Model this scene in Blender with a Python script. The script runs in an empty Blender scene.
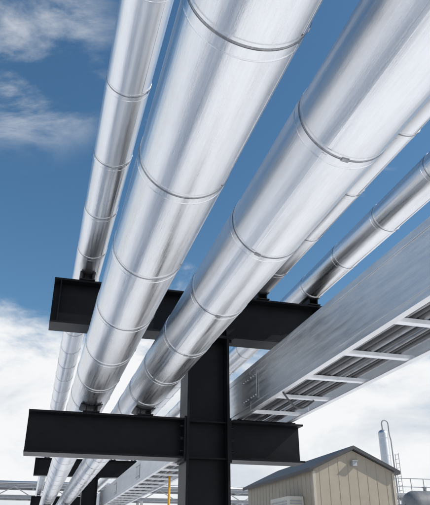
import bpy, bmesh, math, random
from mathutils import Vector, Matrix
random.seed(7)
scene = bpy.context.scene
COL = scene.collection

# ---------------------------------------------------------------- helpers
def link(o, parent=None):
    COL.objects.link(o)
    if parent: o.parent = parent
    return o

def empty(name, parent=None):
    return link(bpy.data.objects.new(name, None), parent)

def mesh_obj(name, bm, mat=None, parent=None, smooth=False, fix=True):
    me = bpy.data.meshes.new(name)
    if fix: bmesh.ops.recalc_face_normals(bm, faces=bm.faces)
    bm.to_mesh(me); bm.free()
    if smooth:
        for p in me.polygons: p.use_smooth = True
    if mat: me.materials.append(mat)
    return link(bpy.data.objects.new(name, me), parent)

def box(bm, x0, x1, y0, y1, z0, z1):
    vs = [bm.verts.new(p) for p in ((x0,y0,z0),(x1,y0,z0),(x1,y1,z0),(x0,y1,z0),
                                    (x0,y0,z1),(x1,y0,z1),(x1,y1,z1),(x0,y1,z1))]
    for f in ((3,2,1,0),(4,5,6,7),(0,1,5,4),(1,2,6,5),(2,3,7,6),(3,0,4,7)):
        bm.faces.new([vs[i] for i in f])
    return vs

def extrude_profile(bm, pts, axis, a, b):
    """pts: 2D closed profile; axis 'x' -> pts are (y,z), 'y' -> (x,z), 'z' -> (x,y)"""
    def P(p, t):
        if axis == 'x': return (t, p[0], p[1])
        if axis == 'y': return (p[0], t, p[1])
        return (p[0], p[1], t)
    A = [bm.verts.new(P(p, a)) for p in pts]
    B = [bm.verts.new(P(p, b)) for p in pts]
    n = len(pts)
    for i in range(n):
        j = (i+1) % n
        bm.faces.new((A[i], A[j], B[j], B[i]))
    bm.faces.new(A); bm.faces.new(list(reversed(B)))

def i_profile(c0, c1, w, h, tf, tw):
    a, t = w/2, tw/2
    return [(c0-a,c1),(c0+a,c1),(c0+a,c1+tf),(c0+t,c1+tf),(c0+t,c1+h-tf),(c0+a,c1+h-tf),
            (c0+a,c1+h),(c0-a,c1+h),(c0-a,c1+h-tf),(c0-t,c1+h-tf),(c0-t,c1+tf),(c0-a,c1+tf)]

def tube(bm, p0, p1, r, n=16, caps=True):
    p0, p1 = Vector(p0), Vector(p1)
    d = (p1-p0).normalized()
    u = d.orthogonal().normalized(); v = d.cross(u)
    A, B = [], []
    for i in range(n):
        t = 2*math.pi*i/n
        o = (u*math.cos(t)+v*math.sin(t))*r
        A.append(bm.verts.new(p0+o)); B.append(bm.verts.new(p1+o))
    for i in range(n):
        j=(i+1)%n
        bm.faces.new((A[i],A[j],B[j],B[i]))
    if caps:
        bm.faces.new(list(reversed(A))); bm.faces.new(B)

def polytube(bm, pts, r, n=8):
    """one continuous swept tube"""
    pts=[Vector(p) for p in pts]
    prev=None; u=None; first=None
    for k,p in enumerate(pts):
        d=((pts[min(k+1,len(pts)-1)]-p).normalized()+(p-pts[max(k-1,0)]).normalized()).normalized()
        u = d.orthogonal().normalized() if u is None else (u-d*u.dot(d)).normalized()
        v=d.cross(u)
        cur=[bm.verts.new(p+(u*math.cos(2*math.pi*i/n)+v*math.sin(2*math.pi*i/n))*r) for i in range(n)]
        if prev:
            for i in range(n):
                j=(i+1)%n; bm.faces.new((prev[i],prev[j],cur[j],cur[i]))
        else: first=cur
        prev=cur
    bm.faces.new(list(reversed(first))); bm.faces.new(prev)

# ---------------------------------------------------------------- materials
def newmat(name):
    m = bpy.data.materials.new(name); m.use_nodes = True
    nt = m.node_tree
    return m, nt, nt.nodes, nt.links, nt.nodes["Principled BSDF"]

def aluminium(name, base=(0.92,0.925,0.93), rough=0.25, dirt=0.12, stretch=(16,0.35,16), bump=0.10, metal=1.0, wob=.14):
    m, nt, N, L, P = newmat(name)
    tc = N.new('ShaderNodeTexCoord')
    at = N.new('ShaderNodeAttribute'); at.attribute_name = "seg"
    off=N.new('ShaderNodeVectorMath'); off.operation='MULTIPLY_ADD'
    L.new(at.outputs['Color'],off.inputs[0]); off.inputs[1].default_value=(7,13,5); L.new(tc.outputs['Object'],off.inputs[2])
    def noise(scale,detail,rough_,mscale=None):
        src=off.outputs[0]
        if mscale:
            mp = N.new('ShaderNodeMapping'); mp.inputs['Scale'].default_value = mscale; L.new(src, mp.inputs[0]); src=mp.outputs[0]
        n=N.new('ShaderNodeTexNoise'); n.inputs['Scale'].default_value=scale; n.inputs['Detail'].default_value=detail; n.inputs['Roughness'].default_value=rough_
        L.new(src,n.inputs['Vector']); return n.outputs['Fac']
    n1=noise(3,8,.65,stretch)
    n2=noise(2.2,6,.6)
    n3=noise(170,2,.5)
    n4=noise(1.0,2,.45,(10,1.1,10))
    n5=noise(22,4,.7,(5,.35,5))
    mr = N.new('ShaderNodeMapRange'); mr.inputs[1].default_value=.3; mr.inputs[2].default_value=.7
    mr.inputs[3].default_value=rough-.06; mr.inputs[4].default_value=rough+.12
    L.new(n1, mr.inputs[0])
    ad = N.new('ShaderNodeMath'); ad.operation='MULTIPLY_ADD'
    L.new(at.outputs['Fac'], ad.inputs[0]); ad.inputs[1].default_value=.10; L.new(mr.outputs[0], ad.inputs[2])
    L.new(ad.outputs[0], P.inputs['Roughness'])
    cr = N.new('ShaderNodeValToRGB')
    cr.color_ramp.elements[0].position=.36; cr.color_ramp.elements[1].position=.60
    cr.color_ramp.elements[0].color=(*[c*(1-dirt) for c in base],1); cr.color_ramp.elements[1].color=(*base,1)
    mx = N.new('ShaderNodeMix'); mx.data_type='FLOAT'; mx.inputs[0].default_value=.5
    L.new(n1, mx.inputs[2]); L.new(n5, mx.inputs[3])
    mx2 = N.new('ShaderNodeMix'); mx2.data_type='FLOAT'; mx2.inputs[0].default_value=.3
    L.new(mx.outputs[0], mx2.inputs[2]); L.new(n2, mx2.inputs[3])
    L.new(mx2.outputs[0], cr.inputs[0])
    mul = N.new('ShaderNodeMix'); mul.data_type='RGBA'; mul.blend_type='MULTIPLY'; mul.inputs[0].default_value=1
    sg = N.new('ShaderNodeMapRange'); sg.inputs[3].default_value=.90; sg.inputs[4].default_value=1.0
    L.new(at.outputs['Fac'], sg.inputs[0])
    L.new(cr.outputs[0], mul.inputs[6]); L.new(sg.outputs[0], mul.inputs[7])
    L.new(mul.outputs[2], P.inputs['Base Color'])
    P.inputs['Metallic'].default_value=metal
    prev=None
    for src,st,di in ((n1,bump,.01),(n3,.14,.002),(n2,.12,.02),(n4,wob,.03)):
        b=N.new('ShaderNodeBump'); b.inputs['Strength'].default_value=st; b.inputs['Distance'].default_value=di
        L.new(src,b.inputs['Height'])
        if prev: L.new(prev,b.inputs['Normal'])
        prev=b.outputs[0]
    L.new(prev, P.inputs['Normal'])
    return m

def painted(name, col, rough=.5, var=.25, scale=6, bump=.1, metal=0.0, spec=.5):
    m, nt, N, L, P = newmat(name)
    tc = N.new('ShaderNodeTexCoord')
    n = N.new('ShaderNodeTexNoise'); n.inputs['Scale'].default_value=scale; n.inputs['Detail'].default_value=8; n.inputs['Roughness'].default_value=.65
    L.new(tc.outputs['Object'], n.inputs['Vector'])
    cr = N.new('ShaderNodeValToRGB'); cr.color_ramp.elements[0].position=.3; cr.color_ramp.elements[1].position=.7
    cr.color_ramp.elements[0].color=(*[c*(1-var) for c in col],1); cr.color_ramp.elements[1].color=(*[min(1,c*(1+var)) for c in col],1)
    L.new(n.outputs['Fac'], cr.inputs[0]); L.new(cr.outputs[0], P.inputs['Base Color'])
    mr = N.new('ShaderNodeMapRange'); mr.inputs[3].default_value=rough-.1; mr.inputs[4].default_value=rough+.12
    L.new(n.outputs['Fac'], mr.inputs[0]); L.new(mr.outputs[0], P.inputs['Roughness'])
    n3 = N.new('ShaderNodeTexNoise'); n3.inputs['Scale'].default_value=60; n3.inputs['Detail'].default_value=3
    L.new(tc.outputs['Object'], n3.inputs['Vector'])
    b = N.new('ShaderNodeBump'); b.inputs['Strength'].default_value=bump; b.inputs['Distance'].default_value=.004
    L.new(n3.outputs['Fac'], b.inputs['Height']); L.new(b.outputs[0], P.inputs['Normal'])
    P.inputs['Metallic'].default_value=metal
    P.inputs['Specular IOR Level'].default_value=spec
    return m

M_AL   = aluminium("aluminium_jacket")
M_STRAP= aluminium("steel_strap", base=(.45,.45,.46), rough=.30, dirt=.5)
M_TRAY = aluminium("galvanised_tray", base=(.88,.885,.89), rough=.36, dirt=.16, stretch=(9,.8,9), wob=.12)
M_RUNG = painted("galvanised_rung", (.78,.79,.80), .45, .10, 9)
M_BLK  = painted("black_steel_paint", (.006,.0065,.008), .36, .45, 3, bump=.15, spec=.15)
M_CABLE= painted("cable_sheath", (.05,.052,.055), .5, .3, 10)
M_CABLE2= painted("cable_armour", (.26,.26,.27), .45, .3, 10)
M_TAN  = painted("tan_siding", (.30,.26,.20), .55, .08, 3)
M_TRIM = painted("trim_paint", (.38,.345,.28), .5, .08, 5)
M_AC   = painted("ac_unit_paint", (.50,.48,.42), .5, .08, 5)
M_ROOF = painted("dark_roof", (.035,.036,.04), .5, .2, 5)
M_WHITE= painted("white_paint", (.72,.72,.71), .45, .1, 5)
M_GREY = painted("grey_paint", (.30,.31,.32), .5, .2, 4)
M_DARK = painted("dark_grey_paint", (.16,.165,.17), .5, .2, 4)
M_YEL  = painted("yellow_paint", (.55,.30,.03), .5, .2, 8)
M_STEEL= aluminium("vessel_cladding", base=(.7,.71,.72), rough=.38, dirt=.25)
M_BOLT = painted("bolt_zinc", (.45,.45,.46), .35, .3, 30, metal=1)

# ground ---------------------------------------------------------------
m, nt, N, L, P = newmat("gravel_and_snow"); M_GROUND = m
tc=N.new('ShaderNodeTexCoord')
na=N.new('ShaderNodeTexNoise'); na.inputs['Scale'].default_value=.22; na.inputs['Detail'].default_value=10; na.inputs['Roughness'].default_value=.6
vo=N.new('ShaderNodeTexVoronoi'); vo.inputs['Scale'].default_value=28
L.new(tc.outputs['Object'],na.inputs['Vector']); L.new(tc.outputs['Object'],vo.inputs['Vector'])
gr=N.new('ShaderNodeValToRGB'); gr.color_ramp.elements[0].color=(.26,.25,.235,1); gr.color_ramp.elements[1].color=(.48,.47,.45,1)
L.new(vo.outputs['Color'],gr.inputs[0])
sr=N.new('ShaderNodeValToRGB'); sr.color_ramp.elements[0].position=.36; sr.color_ramp.elements[1].position=.47
L.new(na.outputs['Fac'],sr.inputs[0])
mx=N.new('ShaderNodeMix'); mx.data_type='RGBA'; L.new(sr.outputs[0],mx.inputs[0]); L.new(gr.outputs[0],mx.inputs[6]); mx.inputs[7].default_value=(.82,.82,.83,1)
L.new(mx.outputs[2],P.inputs['Base Color']); P.inputs['Roughness'].default_value=.85
bp=N.new('ShaderNodeBump'); bp.inputs['Strength'].default_value=.5; bp.inputs['Distance'].default_value=.02
L.new(vo.outputs['Distance'],bp.inputs['Height']); L.new(bp.outputs[0],P.inputs['Normal'])
bm=bmesh.new()
vs=[bm.verts.new(p) for p in ((-2500,-2500,0),(2500,-2500,0),(2500,2500,0),(-2500,2500,0))]; bm.faces.new(vs)
mesh_obj("ground",bm,M_GROUND)

# ---------------------------------------------------------------- insulated pipes
def insulated_pipe(cx, cz, r, y0, y1, phase, seglen=.9, seam=-60, sides=72):
    root = empty("insulated_pipe"); root.location=(cx,0,cz)
    bm=bmesh.new(); lay=bm.loops.layers.float_color.new("seg")
    st=bmesh.new()
    def ring(b, y, rad, n=sides, dx=0, dz=0):
        return [b.verts.new((dx+rad*math.cos(2*math.pi*i/n), y, dz+rad*math.sin(2*math.pi*i/n))) for i in range(n)]
    def strip(b, prof, n=sides, val=None):
        rs=[ring(b,y,rad,n) for y,rad in prof]
        for A,B in zip(rs[:-1],rs[1:]):
            for i in range(n):
                j=(i+1)%n
                f=b.faces.new((A[i],B[i],B[j],A[j])); f.smooth=True
                if val is not None:
                    for l in f.loops: l[lay]=(val,val,val,1)
        return rs
    y = y0 + phase
    while y < y1:
        ye = min(y+seglen, y1)
        val=random.random()
        strip(bm,[(y-.035,r),(y-.035,r+.0035)],val=val*.3)
        strip(bm,[(y-.035,r+.0035),(ye-.035,r+.0003)],val=val)
        strip(bm,[(y+.030,r+.0030),(y+.033,r+.0052),(y+.037,r+.0052),(y+.040,r+.0030)],val=val*.6)
        strip(st,[(y-.021,r+.003),(y-.021,r+.0048),(y-.011,r+.0048),(y-.011,r+.003)])
        a=math.radians(seam + random.uniform(-5,5)); da=.009/r
        pts=[]
        for ang,rr in ((a,r+.001),(a,r+.0044),(a+da*2.2,r+.0040),(a+da*2.6,r+.0005)):
            pts.append((rr*math.cos(ang),rr*math.sin(ang)))
        for q0,q1 in zip(pts[:-1],pts[1:]):
            vs=[bm.verts.new((q0[0],y+.0,q0[1])),bm.verts.new((q0[0],ye-.04,q0[1])),bm.verts.new((q1[0],ye-.04,q1[1])),bm.verts.new((q1[0],y+.0,q1[1]))]
            f=bm.faces.new(vs)
            for l in f.loops: l[lay]=(val,)*3+(1,)
        a=math.radians(seam+random.uniform(-14,14)+20)
        Mx=Matrix.Translation((0,y-.016,0))@Matrix.Rotation(-a,4,'Y')
        vs=box(st, r+.004,r+.008,-.009,.009,-.016,.016)
        bmesh.ops.transform(st,matrix=Mx,verts=vs)
        y=ye
    for yy in (y0+phase-.03,y1-.04):
        bm.faces.new(ring(bm,yy,r,sides))
    mesh_obj("jacket",bm,M_AL,root,fix=False)
    mesh_obj("straps",st,M_STRAP,root,fix=False)
    return root

Y0,Y1=-6,110
pipes=[ # x, z, r, phase, seam
 (.302,4.656,.158,.35,-50),
 (.480,3.208,.209,.10,-35),
 (1.045,3.195,.200,.55,-125),
 (2.42,4.656,.165,.2,-60),
 (3.10,4.656,.160,.7,-70)]
for x,z,r,ph,sm in pipes:
    insulated_pipe(x,z,r,Y0,Y1,ph,seam=sm)

# ---------------------------------------------------------------- pipe rack bents
LT,LB=2.925,2.51
UT,UB=4.40,3.87
CX0,CX1=1.494,1.975
def rack(y):
    root=empty("pipe_rack_frame")
    W=CX1-CX0; D=.36
    bm=bmesh.new()
    tf,tw=.028,.018
    pr=[(CX0,y-D/2),(CX0+tf,y-D/2),(CX0+tf,y-tw/2),(CX1-tf,y-tw/2),(CX1-tf,y-D/2),(CX1,y-D/2),
        (CX1,y+D/2),(CX1-tf,y+D/2),(CX1-tf,y+tw/2),(CX0+tf,y+tw/2),(CX0+tf,y+D/2),(CX0,y+D/2)]
    extrude_profile(bm,pr,'z',.03,UB-.025)
    box(bm,CX0-.06,CX1+.06,y-.19,y+.19,UB-.025,UB-.002)
    for z in (LT-.03,LB+.004):
        for s in (-1,1):
            a,b=(y-D/2+.05,y-tw/2) if s<0 else (y+tw/2,y+D/2-.05)
            box(bm,CX0+tf,CX1-tf,a,b,z,z+.014)
    mesh_obj("column",bm,M_BLK,root)
    bm=bmesh.new(); box(bm,CX0-.1,CX1+.1,y-.3,y+.3,.004,.03)
    mesh_obj("base_plate",bm,M_BLK,root)
    bm=bmesh.new(); box(bm,CX0-.25,CX1+.25,y-.45,y+.45,-.2,.003)
    mesh_obj("concrete_footing",bm,M_GREY,root)
    bm=bmesh.new()
    extrude_profile(bm,i_profile(y,UB,.30,UT-UB,.022,.014),'x',-.056,3.29)
    for xs in (CX0+.014,CX1-.014,.02,3.2):
        for s in (-1,1):
            a,b=(y-.145,y-.007) if s<0 else (y+.007,y+.145)
            box(bm,xs-.006,xs+.006,a,b,UB+.022,UT-.022)
    mesh_obj("upper_beam",bm,M_BLK,root)
    for nm,a,b in (("lower_beam",-.14,CX0-.024),("lower_beam_short",CX1+.024,2.85)):
        bm=bmesh.new()
        extrude_profile(bm,i_profile(y,LB,.30,LT-LB,.02,.012),'x',a,b)
        px0,px1=(b,CX0-.002) if a<0 else (CX1+.002,a)
        box(bm,px0,px1,y-.165,y+.165,LB-.03,LT+.02)
        mesh_obj(nm,bm,M_BLK,root)
    bm=bmesh.new()
    for xx in (CX0-.028,CX1+.026):
        for zz in (LB+.08,LB+.2,LT-.08,LT-.2):
            tube(bm,(xx-.03,y-.12,zz),(xx+.03,y-.12,zz),.014,6)
    for zx in (CX0-.035,CX1+.035):
        for yy in (-.12,.12):
            tube(bm,(zx,y+yy,UB-.05),(zx,y+yy,UB+.045),.014,6)
    mesh_obj("bolts",bm,M_BLK,root)
    for i,(x,z,r,ph,sm) in enumerate(pipes):
        top = UT if z>4 else LT
        bm=bmesh.new()
        box(bm,x-.085,x+.085,y-.17,y+.17,top+.002,top+.014)
        for s in (-.055,.055):
            zz=z-math.sqrt(r*r-s*s)+.012
            box(bm,x+s-.007,x+s+.007,y-.15,y+.15,top+.014,zz)
        n=14; a0,a1=math.radians(240),math.radians(300)
        ri,ro=r+.009,r+.018
        A=[];B=[]
        for k in range(n+1):
            t=a0+(a1-a0)*k/n
            A.append((x+ri*math.cos(t),z+ri*math.sin(t))); B.append((x+ro*math.cos(t),z+ro*math.sin(t)))
        extrude_profile(bm,A+B[::-1],'y',y-.16,y+.16)
        mesh_obj("pipe_shoe_%d"%i,bm,M_BLK,root)
    return root
for y in (6.56,21.0,35.5,50,64.5,79):
    rack(y)

# ---------------------------------------------------------------- cable tray
def cable_tray():
    root=empty("cable_tray")
    xl,xr=2.08,2.74
    zb,zt=2.95,3.41
    ya,yb=-5.0,100.0
    def rail(nm,x,s):
        bm=bmesh.new(); lay=bm.loops.layers.float_color.new("seg")
        y=ya; L_=3.66
        while y<yb:
            ye=y+L_-.006
            t=.006
            pr=[(x,zb),(x+s*.055,zb),(x+s*.055,zb+t),(x+s*t,zb+t),(x+s*t,zt-t),(x+s*.055,zt-t),(x+s*.055,zt),(x,zt)]
            if s<0: pr=pr[::-1]
            nf=len(bm.faces); extrude_profile(bm,pr,'y',y,ye)
            bm.faces.ensure_lookup_table()
            v=random.random()
            for f in bm.faces[nf:]:
                for l in f.loops: l[lay]=(v,v,v,1)
            y+=L_
        for zz in (zb+.05,zt-.06):
            box(bm,x-.004*s-.002,x-.004*s+.002,ya,yb,zz,zz+.006)
        mesh_obj(nm,bm,M_TRAY,root)
        bm=bmesh.new(); bb=bmesh.new()
        y=ya+L_
        while y<yb:
            xo=x-s*.010
            box(bm,min(xo,xo+s*.004),max(xo,xo+s*.004),y-.23,y+.23,zb+.08,zt-.09)
            for yy in (-.19,-.12,-.05,.05,.12,.19):
                for zz in (zb+.12,zt-.13):
                    tube(bb,(xo-s*.010,y+yy,zz),(xo+s*.001,y+yy,zz),.011,6)
            y+=L_
        mesh_obj(nm+"_splice_plates",bm,M_TRAY,root); mesh_obj(nm+"_bolts",bb,M_BOLT,root)
    rail("rail",xl,1); rail("far_rail",xr,-1)
    bm=bmesh.new(); y=ya+.3
    while y<yb:
        extrude_profile(bm,[(y,zb+.010),(y+.055,zb+.010),(y+.055,zb+.040),(y+.050,zb+.040),(y+.050,zb+.014),(y+.005,zb+.014),(y+.005,zb+.040),(y,zb+.040)],'x',xl+.008,xr-.008)
        y+=.36*2
    mesh_obj("rungs",bm,M_RUNG,root)
    for i in range(11):
        x=xl+.10+i*.045; r=random.choice((.012,.016,.02))
        bm=bmesh.new()
        pts=[]; y=ya; ph=random.random()*6
        while y<yb:
            pts.append((x+.012*math.sin(y*.9+ph),y,zb+.042+r+.004*math.sin(y*2.1+ph))); y+=.6
        polytube(bm,pts,r,8)
        mesh_obj("cable_%d"%i,bm,(M_CABLE,M_CABLE2)[i%3==1],root,smooth=True)
    bm=bmesh.new(); pts=[]
    for k in range(17):
        t=k/16; pts.append((xl+.03+t*.42,5.15+.25*t,zb+.0-.13*math.sin(math.pi*t)*(1-.3*t)))
    polytube(bm,pts,.009,8)
    mesh_obj("hanging_cable",bm,M_CABLE,root,smooth=True)
    bm=bmesh.new()
    for y in (6.56,21,35.5,50):
        box(bm,xl-.04,xr+.04,y-.1,y+.1,2.928,2.948)
    mesh_obj("clamp_plates",bm,M_BLK,root)
cable_tray()

# ---------------------------------------------------------------- shed
def shed():
    root=empty("shed")
    x0,x1,y0,y1=7.53,10.07,16.46,22.2
    ze=3.78; zr=4.36; xm=(x0+x1)/2
    bm=bmesh.new()
    extrude_profile(bm,[(x0,.15),(x1,.15),(x1,ze),(xm,zr-.02),(x0,ze)],'y',y0,y1)
    mesh_obj("walls",bm,M_TAN,root)
    bm=bmesh.new()
    def topz(x): return ze+(zr-ze)*(1-abs(x-xm)/(xm-x0))-.05
    x=x0+.2
    while x<x1-.1:
        box(bm,x-.008,x+.008,y0-.006,y0,.16,topz(x)); x+=.3
    y=y0+.25
    while y<y1-.1:
        box(bm,x0-.006,x0,y-.008,y+.008,.16,ze-.06); box(bm,x1,x1+.006,y-.008,y+.008,.16,ze-.06); y+=.3
    mesh_obj("siding_ribs",bm,M_TAN,root)
    bm=bmesh.new()
    for xx in (x0,x1):
        s=-1 if xx==x0 else 1
        box(bm,min(xx-s*.06,xx+s*.022),max(xx-s*.06,xx+s*.022),y0-.024,y0-.012,.16,ze-.04)
        box(bm,min(xx+s*.012,xx+s*.022),max(xx+s*.012,xx+s*.022),y0-.011,y0+.06,.16,ze-.04)
    mesh_obj("corner_trim",bm,M_TRIM,root)
    bm=bmesh.new(); o=.16; sl=(zr-ze)/(xm-x0)
    extrude_profile(bm,[(x0-o,ze-o*sl),(xm,zr),(x1+o,ze-o*sl),(x1+o,ze-o*sl+.10),(xm,zr+.10),(x0-o,ze-o*sl+.10)],'y',y0-.14,y1+.14)
    mesh_obj("roof",bm,M_ROOF,root)
    bm=bmesh.new(); box(bm,x0-.5,x0-.02,17.2,18.6,2.35,3.12)
    mesh_obj("air_conditioner_body",bm,M_AC,root)
    bm=bmesh.new()
    for i in range(9):
        z=2.42+i*.07
        box(bm,x0-.515,x0-.501,17.3,18.5,z,z+.03)
        box(bm,x0-.44,x0-.08,17.186,17.199,z,z+.03)
    mesh_obj("air_conditioner_grille",bm,M_GREY,root)
    bm=bmesh.new(); box(bm,xm-.07,xm+.07,y0-.12,y0-.012,zr-.46,zr-.34); box(bm,xm-.09,xm+.09,y0-.16,y0-.012,zr-.338,zr-.32)
    mesh_obj("gable_light",bm,M_GREY,root)
    bm=bmesh.new(); box(bm,xm-.46,xm+.46,y0-.05,y0-.02,.2,2.3)
    mesh_obj("door",bm,M_WHITE,root)
    bm=bmesh.new(); box(bm,xm+.32,xm+.38,y0-.09,y0-.052,1.15,1.3)
    mesh_obj("door_handle",bm,M_GREY,root)
    bm=bmesh.new()
    for yy in (y0+.3,y0+2.8,y1-.5): box(bm,x0+.02,x1-.02,yy,yy+.2,0.002,.148)
    mesh_obj("skids",bm,M_GREY,root)
shed()

# ---------------------------------------------------------------- process tower
def lathe(bm, prof, X, Y, n=32):
    prev=None
    for rr,z in prof:
        cur=[bm.verts.new((X+rr*math.cos(2*math.pi*i/n),Y+rr*math.sin(2*math.pi*i/n),z)) for i in range(n)]
        if prev:
            for i in range(n):
                j=(i+1)%n; bm.faces.new((prev[i],prev[j],cur[j],cur[i]))
        prev=cur
    bm.faces.new(prev)
def tower():
    root=empty("process_tower"); X,Y=24.05,40.0
    r=.34; T=9.9
    bm=bmesh.new()
    prof=[(r,0.0),(r,T-.35)]+[(r*math.cos(a),T-.35+r*.8*math.sin(a)) for a in [math.radians(d) for d in (15,30,45,60,75,88)]]
    lathe(bm,prof,X,Y)
    mesh_obj("vessel",bm,M_STEEL,root,smooth=True)
    bm=bmesh.new()
    z=.8
    while z<T-.5:
        tube(bm,(X,Y,z),(X,Y,z+.03),r+.012,32); z+=1.2
    mesh_obj("bands",bm,M_STEEL,root)
    bm=bmesh.new()
    pts=[(X,Y,T-.15),(X,Y,T+.35)]
    for k in range(1,14):
        t=math.pi*k/13; pts.append((X+.26-.26*math.cos(t),Y,T+.35+.26*math.sin(t)))
    pts+= [(X+.52,Y,T-.4),(X+.60,Y,T-.8),(X+.62,Y,.3)]
    polytube(bm,pts,.05,12)
    mesh_obj("overhead_line",bm,M_GREY,root,smooth=True)
    bm=bmesh.new()
    lx=X+.92
    for dy in (-.22,.22): tube(bm,(lx,Y+dy,.1),(lx,Y+dy,8.2),.022,6)
    z=.3
    while z<8.1:
        tube(bm,(lx,Y-.22,z),(lx,Y+.22,z),.013,6); z+=.3
    mesh_obj("ladder",bm,M_GREY,root)
    bm=bmesh.new()
    zz=5.3
    box(bm,X-.9,X+4.2,Y-.9,Y+.9,zz,zz+.14)
    for hx in (X-.9,X+.1,X+1.2,X+2.2,X+3.2,X+4.2):
        tube(bm,(hx,Y-.88,zz),(hx,Y-.88,zz+1.1),.03,6)
    for h in (.55,1.1): tube(bm,(X-.9,Y-.88,zz+h),(X+4.2,Y-.88,zz+h),.028,6)
    for hx in (X+1.4,X+4.1):
        for hy in (Y-.8,Y+.8): tube(bm,(hx,hy,0),(hx,hy,zz),.07,8)
    mesh_obj("platform",bm,M_GREY,root)
tower()

def tank():
    root=empty("horizontal_tank")
    bm=bmesh.new(); X,Y,Z=22.7,32,4.1
    n=32; prev=None
    for rr,x in [(.05,-2.6),(.4,-2.55),(.62,-2.42),(.74,-2.2),(.78,-2.0),(.78,2.0),(.74,2.2),(.62,2.42),(.4,2.55),(.05,2.6)]:
        cur=[bm.verts.new((X+x,Y+rr*math.cos(2*math.pi*i/n),Z+rr*math.sin(2*math.pi*i/n))) for i in range(n)]
        if prev:
            for i in range(n):
                j=(i+1)%n; bm.faces.new((prev[i],prev[j],cur[j],cur[i]))
        prev=cur
    mesh_obj("shell",bm,M_DARK,root,smooth=True)
    bm=bmesh.new()
    for x in (-1.4,1.4): box(bm,X+x-.12,X+x+.12,Y-.6,Y+.6,3.0,Z-.5)
    box(bm,X-2.4,X+2.4,Y-.8,Y+.8,2.8,2.998)
    for x in (-2.2,0,2.2):
        for s in (-.7,.7): box(bm,X+x-.08,X+x+.08,Y+s-.08,Y+s+.08,0,2.798)
    mesh_obj("stand",bm,M_DARK,root)
    bm=bmesh.new()
    tube(bm,(X-1.2,Y,Z+.7),(X-1.2,Y,Z+.95),.1,16); tube(bm,(X-1.2,Y,Z+.95),(X-1.2,Y,Z+1.0),.15,16)
    polytube(bm,[(X-.4,Y,Z+.7),(X-.4,Y,Z+1.1),(X-.2,Y,Z+1.25),(X+1.6,Y,Z+1.25)],.05,10)
    mesh_obj("nozzles",bm,M_GREY,root)
tank()

# ---------------------------------------------------------------- distant crossing rack
def far_rack():
    root=empty("distant_pipe_rack"); Y=62
    bm=bmesh.new()
    for z in (6.2,7.1):
        for yy in (Y-1.2,Y+1.2):
            extrude_profile(bm,i_profile(yy,z,.2,.28,.03,.03),'x',-60,70)
    x=-60
    while x<=70:
        for yy in (Y-1.2,Y+1.2): box(bm,x-.12,x+.12,yy-.09,yy+.09,0,6.2)
        for z in (6.2,7.1): box(bm,x-.08,x+.08,Y-1.1,Y+1.1,z+.02,z+.26)
        if x<70:
            for k in range(3):
                xa=x+k*10/3; tube(bm,(xa,Y-1.2,6.3),(xa+10/6,Y-1.2,7.2),.05,6); tube(bm,(xa+10/6,Y-1.2,7.2),(xa+10/3,Y-1.2,6.3),.05,6)
        x+=10
    mesh_obj("steel_frame",bm,M_GREY,root)
    bm=bmesh.new()
    for yy,r in ((-.8,.16),(-.3,.12),(.2,.2),(.8,.14)):
        tube(bm,(-60,Y+yy,7.39+r),(70,Y+yy,7.39+r),r,16)
    mesh_obj("pipes",bm,M_STEEL,root,smooth=True)
far_rack()

# slim yellow riser post behind the column
root=empty("pipe_marker_post")
bm=bmesh.new(); tube(bm,(2.53,12.2,0),(2.53,12.2,3.0),.024,16); tube(bm,(2.53,12.2,3.0),(2.53,12.2,3.06),.034,16)
mesh_obj("post",bm,M_YEL,root)
bm=bmesh.new(); tube(bm,(2.53,12.2,0),(2.53,12.2,.3),.08,16)
mesh_obj("post_base",bm,M_GREY,root)

# ---------------------------------------------------------------- sun + sky
sd=Vector((.74,-.26,.62)).normalized()
elev=math.asin(sd.z); rot=math.atan2(sd.x,sd.y)
sun=bpy.data.lights.new("sun",'SUN'); sun.energy=5.0; sun.angle=math.radians(.5); sun.color=(1,.955,.89)
so=link(bpy.data.objects.new("sun",sun)); so.rotation_euler=sd.to_track_quat('Z','Y').to_euler(); so.location=(20,-20,30)

w=bpy.data.worlds.new("World"); scene.world=w; w.use_nodes=True
nt=w.node_tree; N=nt.nodes; L=nt.links
bg=N['Background']; bg.inputs[1].default_value=.12
sky=N.new('ShaderNodeTexSky'); sky.sky_type='NISHITA'; sky.sun_disc=False
sky.sun_elevation=elev; sky.sun_rotation=rot; sky.air_density=1.0; sky.dust_density=.5; sky.ozone_density=1.3
hs=N.new('ShaderNodeHueSaturation'); hs.inputs['Saturation'].default_value=1.22; hs.inputs['Value'].default_value=1.04
hs.inputs['Hue'].default_value=.492
L.new(sky.outputs[0],hs.inputs['Color'])
tc=N.new('ShaderNodeTexCoord')
sep=N.new('ShaderNodeSeparateXYZ'); L.new(tc.outputs['Generated'],sep.inputs[0])
def M(op,a,b=None,c=None,clamp=False):
    n=N.new('ShaderNodeMath'); n.operation=op; n.use_clamp=clamp
    for i,v in enumerate((a,b,c)):
        if v is None: continue
        if isinstance(v,(int,float)): n.inputs[i].default_value=v
        else: L.new(v,n.inputs[i])
    return n.outputs[0]
def MR(v,a,b,c,d):
    n=N.new('ShaderNodeMapRange'); n.interpolation_type='SMOOTHSTEP'; L.new(v,n.inputs[0])
    for i,q in enumerate((a,b,c,d)): n.inputs[i+1].default_value=q
    return n.outputs[0]
zc=M('MAXIMUM',sep.outputs[2],.0); zd=M('ADD',zc,.16)
u=M('DIVIDE',sep.outputs[0],zd); v=M('DIVIDE',sep.outputs[1],zd)
cmb=N.new('ShaderNodeCombineXYZ'); L.new(u,cmb.inputs[0]); L.new(v,cmb.inputs[1])
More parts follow.
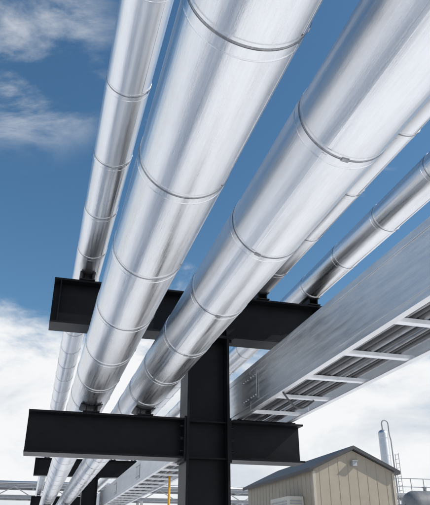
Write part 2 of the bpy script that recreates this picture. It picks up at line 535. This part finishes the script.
def noise(vec,scale,detail,rough,dist=0,mapscale=None,loc=(0,0,0),rotz=0):
    mp=N.new('ShaderNodeMapping'); mp.inputs['Location'].default_value=loc; mp.inputs['Rotation'].default_value=(0,0,rotz)
    if mapscale: mp.inputs['Scale'].default_value=mapscale
    L.new(vec,mp.inputs[0])
    n=N.new('ShaderNodeTexNoise'); n.inputs['Scale'].default_value=scale; n.inputs['Detail'].default_value=detail
    n.inputs['Roughness'].default_value=rough; n.inputs['Distortion'].default_value=dist
    L.new(mp.outputs[0],n.inputs['Vector']); return n.outputs['Fac']
big=noise(tc.outputs['Generated'],4.6,10,.60,.35,mapscale=(1,1,2.0),loc=(3.1,1.7,0.4))
wisp=noise(cmb.outputs[0],2.3,10,.62,.75,mapscale=(1,1.5,1),rotz=.5,loc=(.4,2.2,0))
low=MR(sep.outputs[2],.50,.08,-.20,.40)
lowc=MR(M('ADD',big,low),.45,.72,0,1)
def blob(d,c0,c1):
    d=Vector(d).normalized()
    vm=N.new('ShaderNodeVectorMath'); vm.operation='DOT_PRODUCT'; L.new(tc.outputs['Generated'],vm.inputs[0]); vm.inputs[1].default_value=d
    return MR(vm.outputs['Value'],c0,c1,0,1)
b1=blob((-.10,.74,.69),.982,.9985)
w1=M('MULTIPLY',MR(wisp,.40,.68,0,1),b1)
allw=M('MULTIPLY',MR(big,.50,.70,0,1),blob((.1,-1,.5),.2,.8))
fac=M('MAXIMUM',M('MAXIMUM',lowc,M('MULTIPLY',w1,.65)),M('MULTIPLY',allw,.8))
fac=M('MULTIPLY',fac,.97,clamp=True)
mix=N.new('ShaderNodeMix'); mix.data_type='RGBA'
L.new(fac,mix.inputs[0]); L.new(hs.outputs[0],mix.inputs[6])
sh=N.new('ShaderNodeMix'); sh.data_type='RGBA'
sh.inputs[6].default_value=(5.6,6.0,6.5,1); sh.inputs[7].default_value=(7.9,7.95,8.0,1)
L.new(MR(big,.32,.60,0,1),sh.inputs[0]); L.new(sh.outputs[2],mix.inputs[7])
L.new(mix.outputs[2],bg.inputs[0])

# ---------------------------------------------------------------- camera
psi,th=math.radians(15.8),math.radians(26.8)
F=Vector((math.sin(psi)*math.cos(th),math.cos(psi)*math.cos(th),math.sin(th)))
R=Vector((math.cos(psi),-math.sin(psi),0)); U=R.cross(F)
cam=bpy.data.cameras.new("camera"); cam.sensor_fit='VERTICAL'; cam.sensor_height=24; cam.lens=24*600/505
cam.clip_start=.05; cam.clip_end=6000
co=link(bpy.data.objects.new("camera",cam))
mt=Matrix((R,U,-F)).transposed().to_4x4(); mt.translation=Vector((0,0,1.6))
co.matrix_world=mt
scene.camera=co
scene.view_settings.view_transform='Standard'; scene.view_settings.look='None'; scene.view_settings.exposure=0
print("DONE")
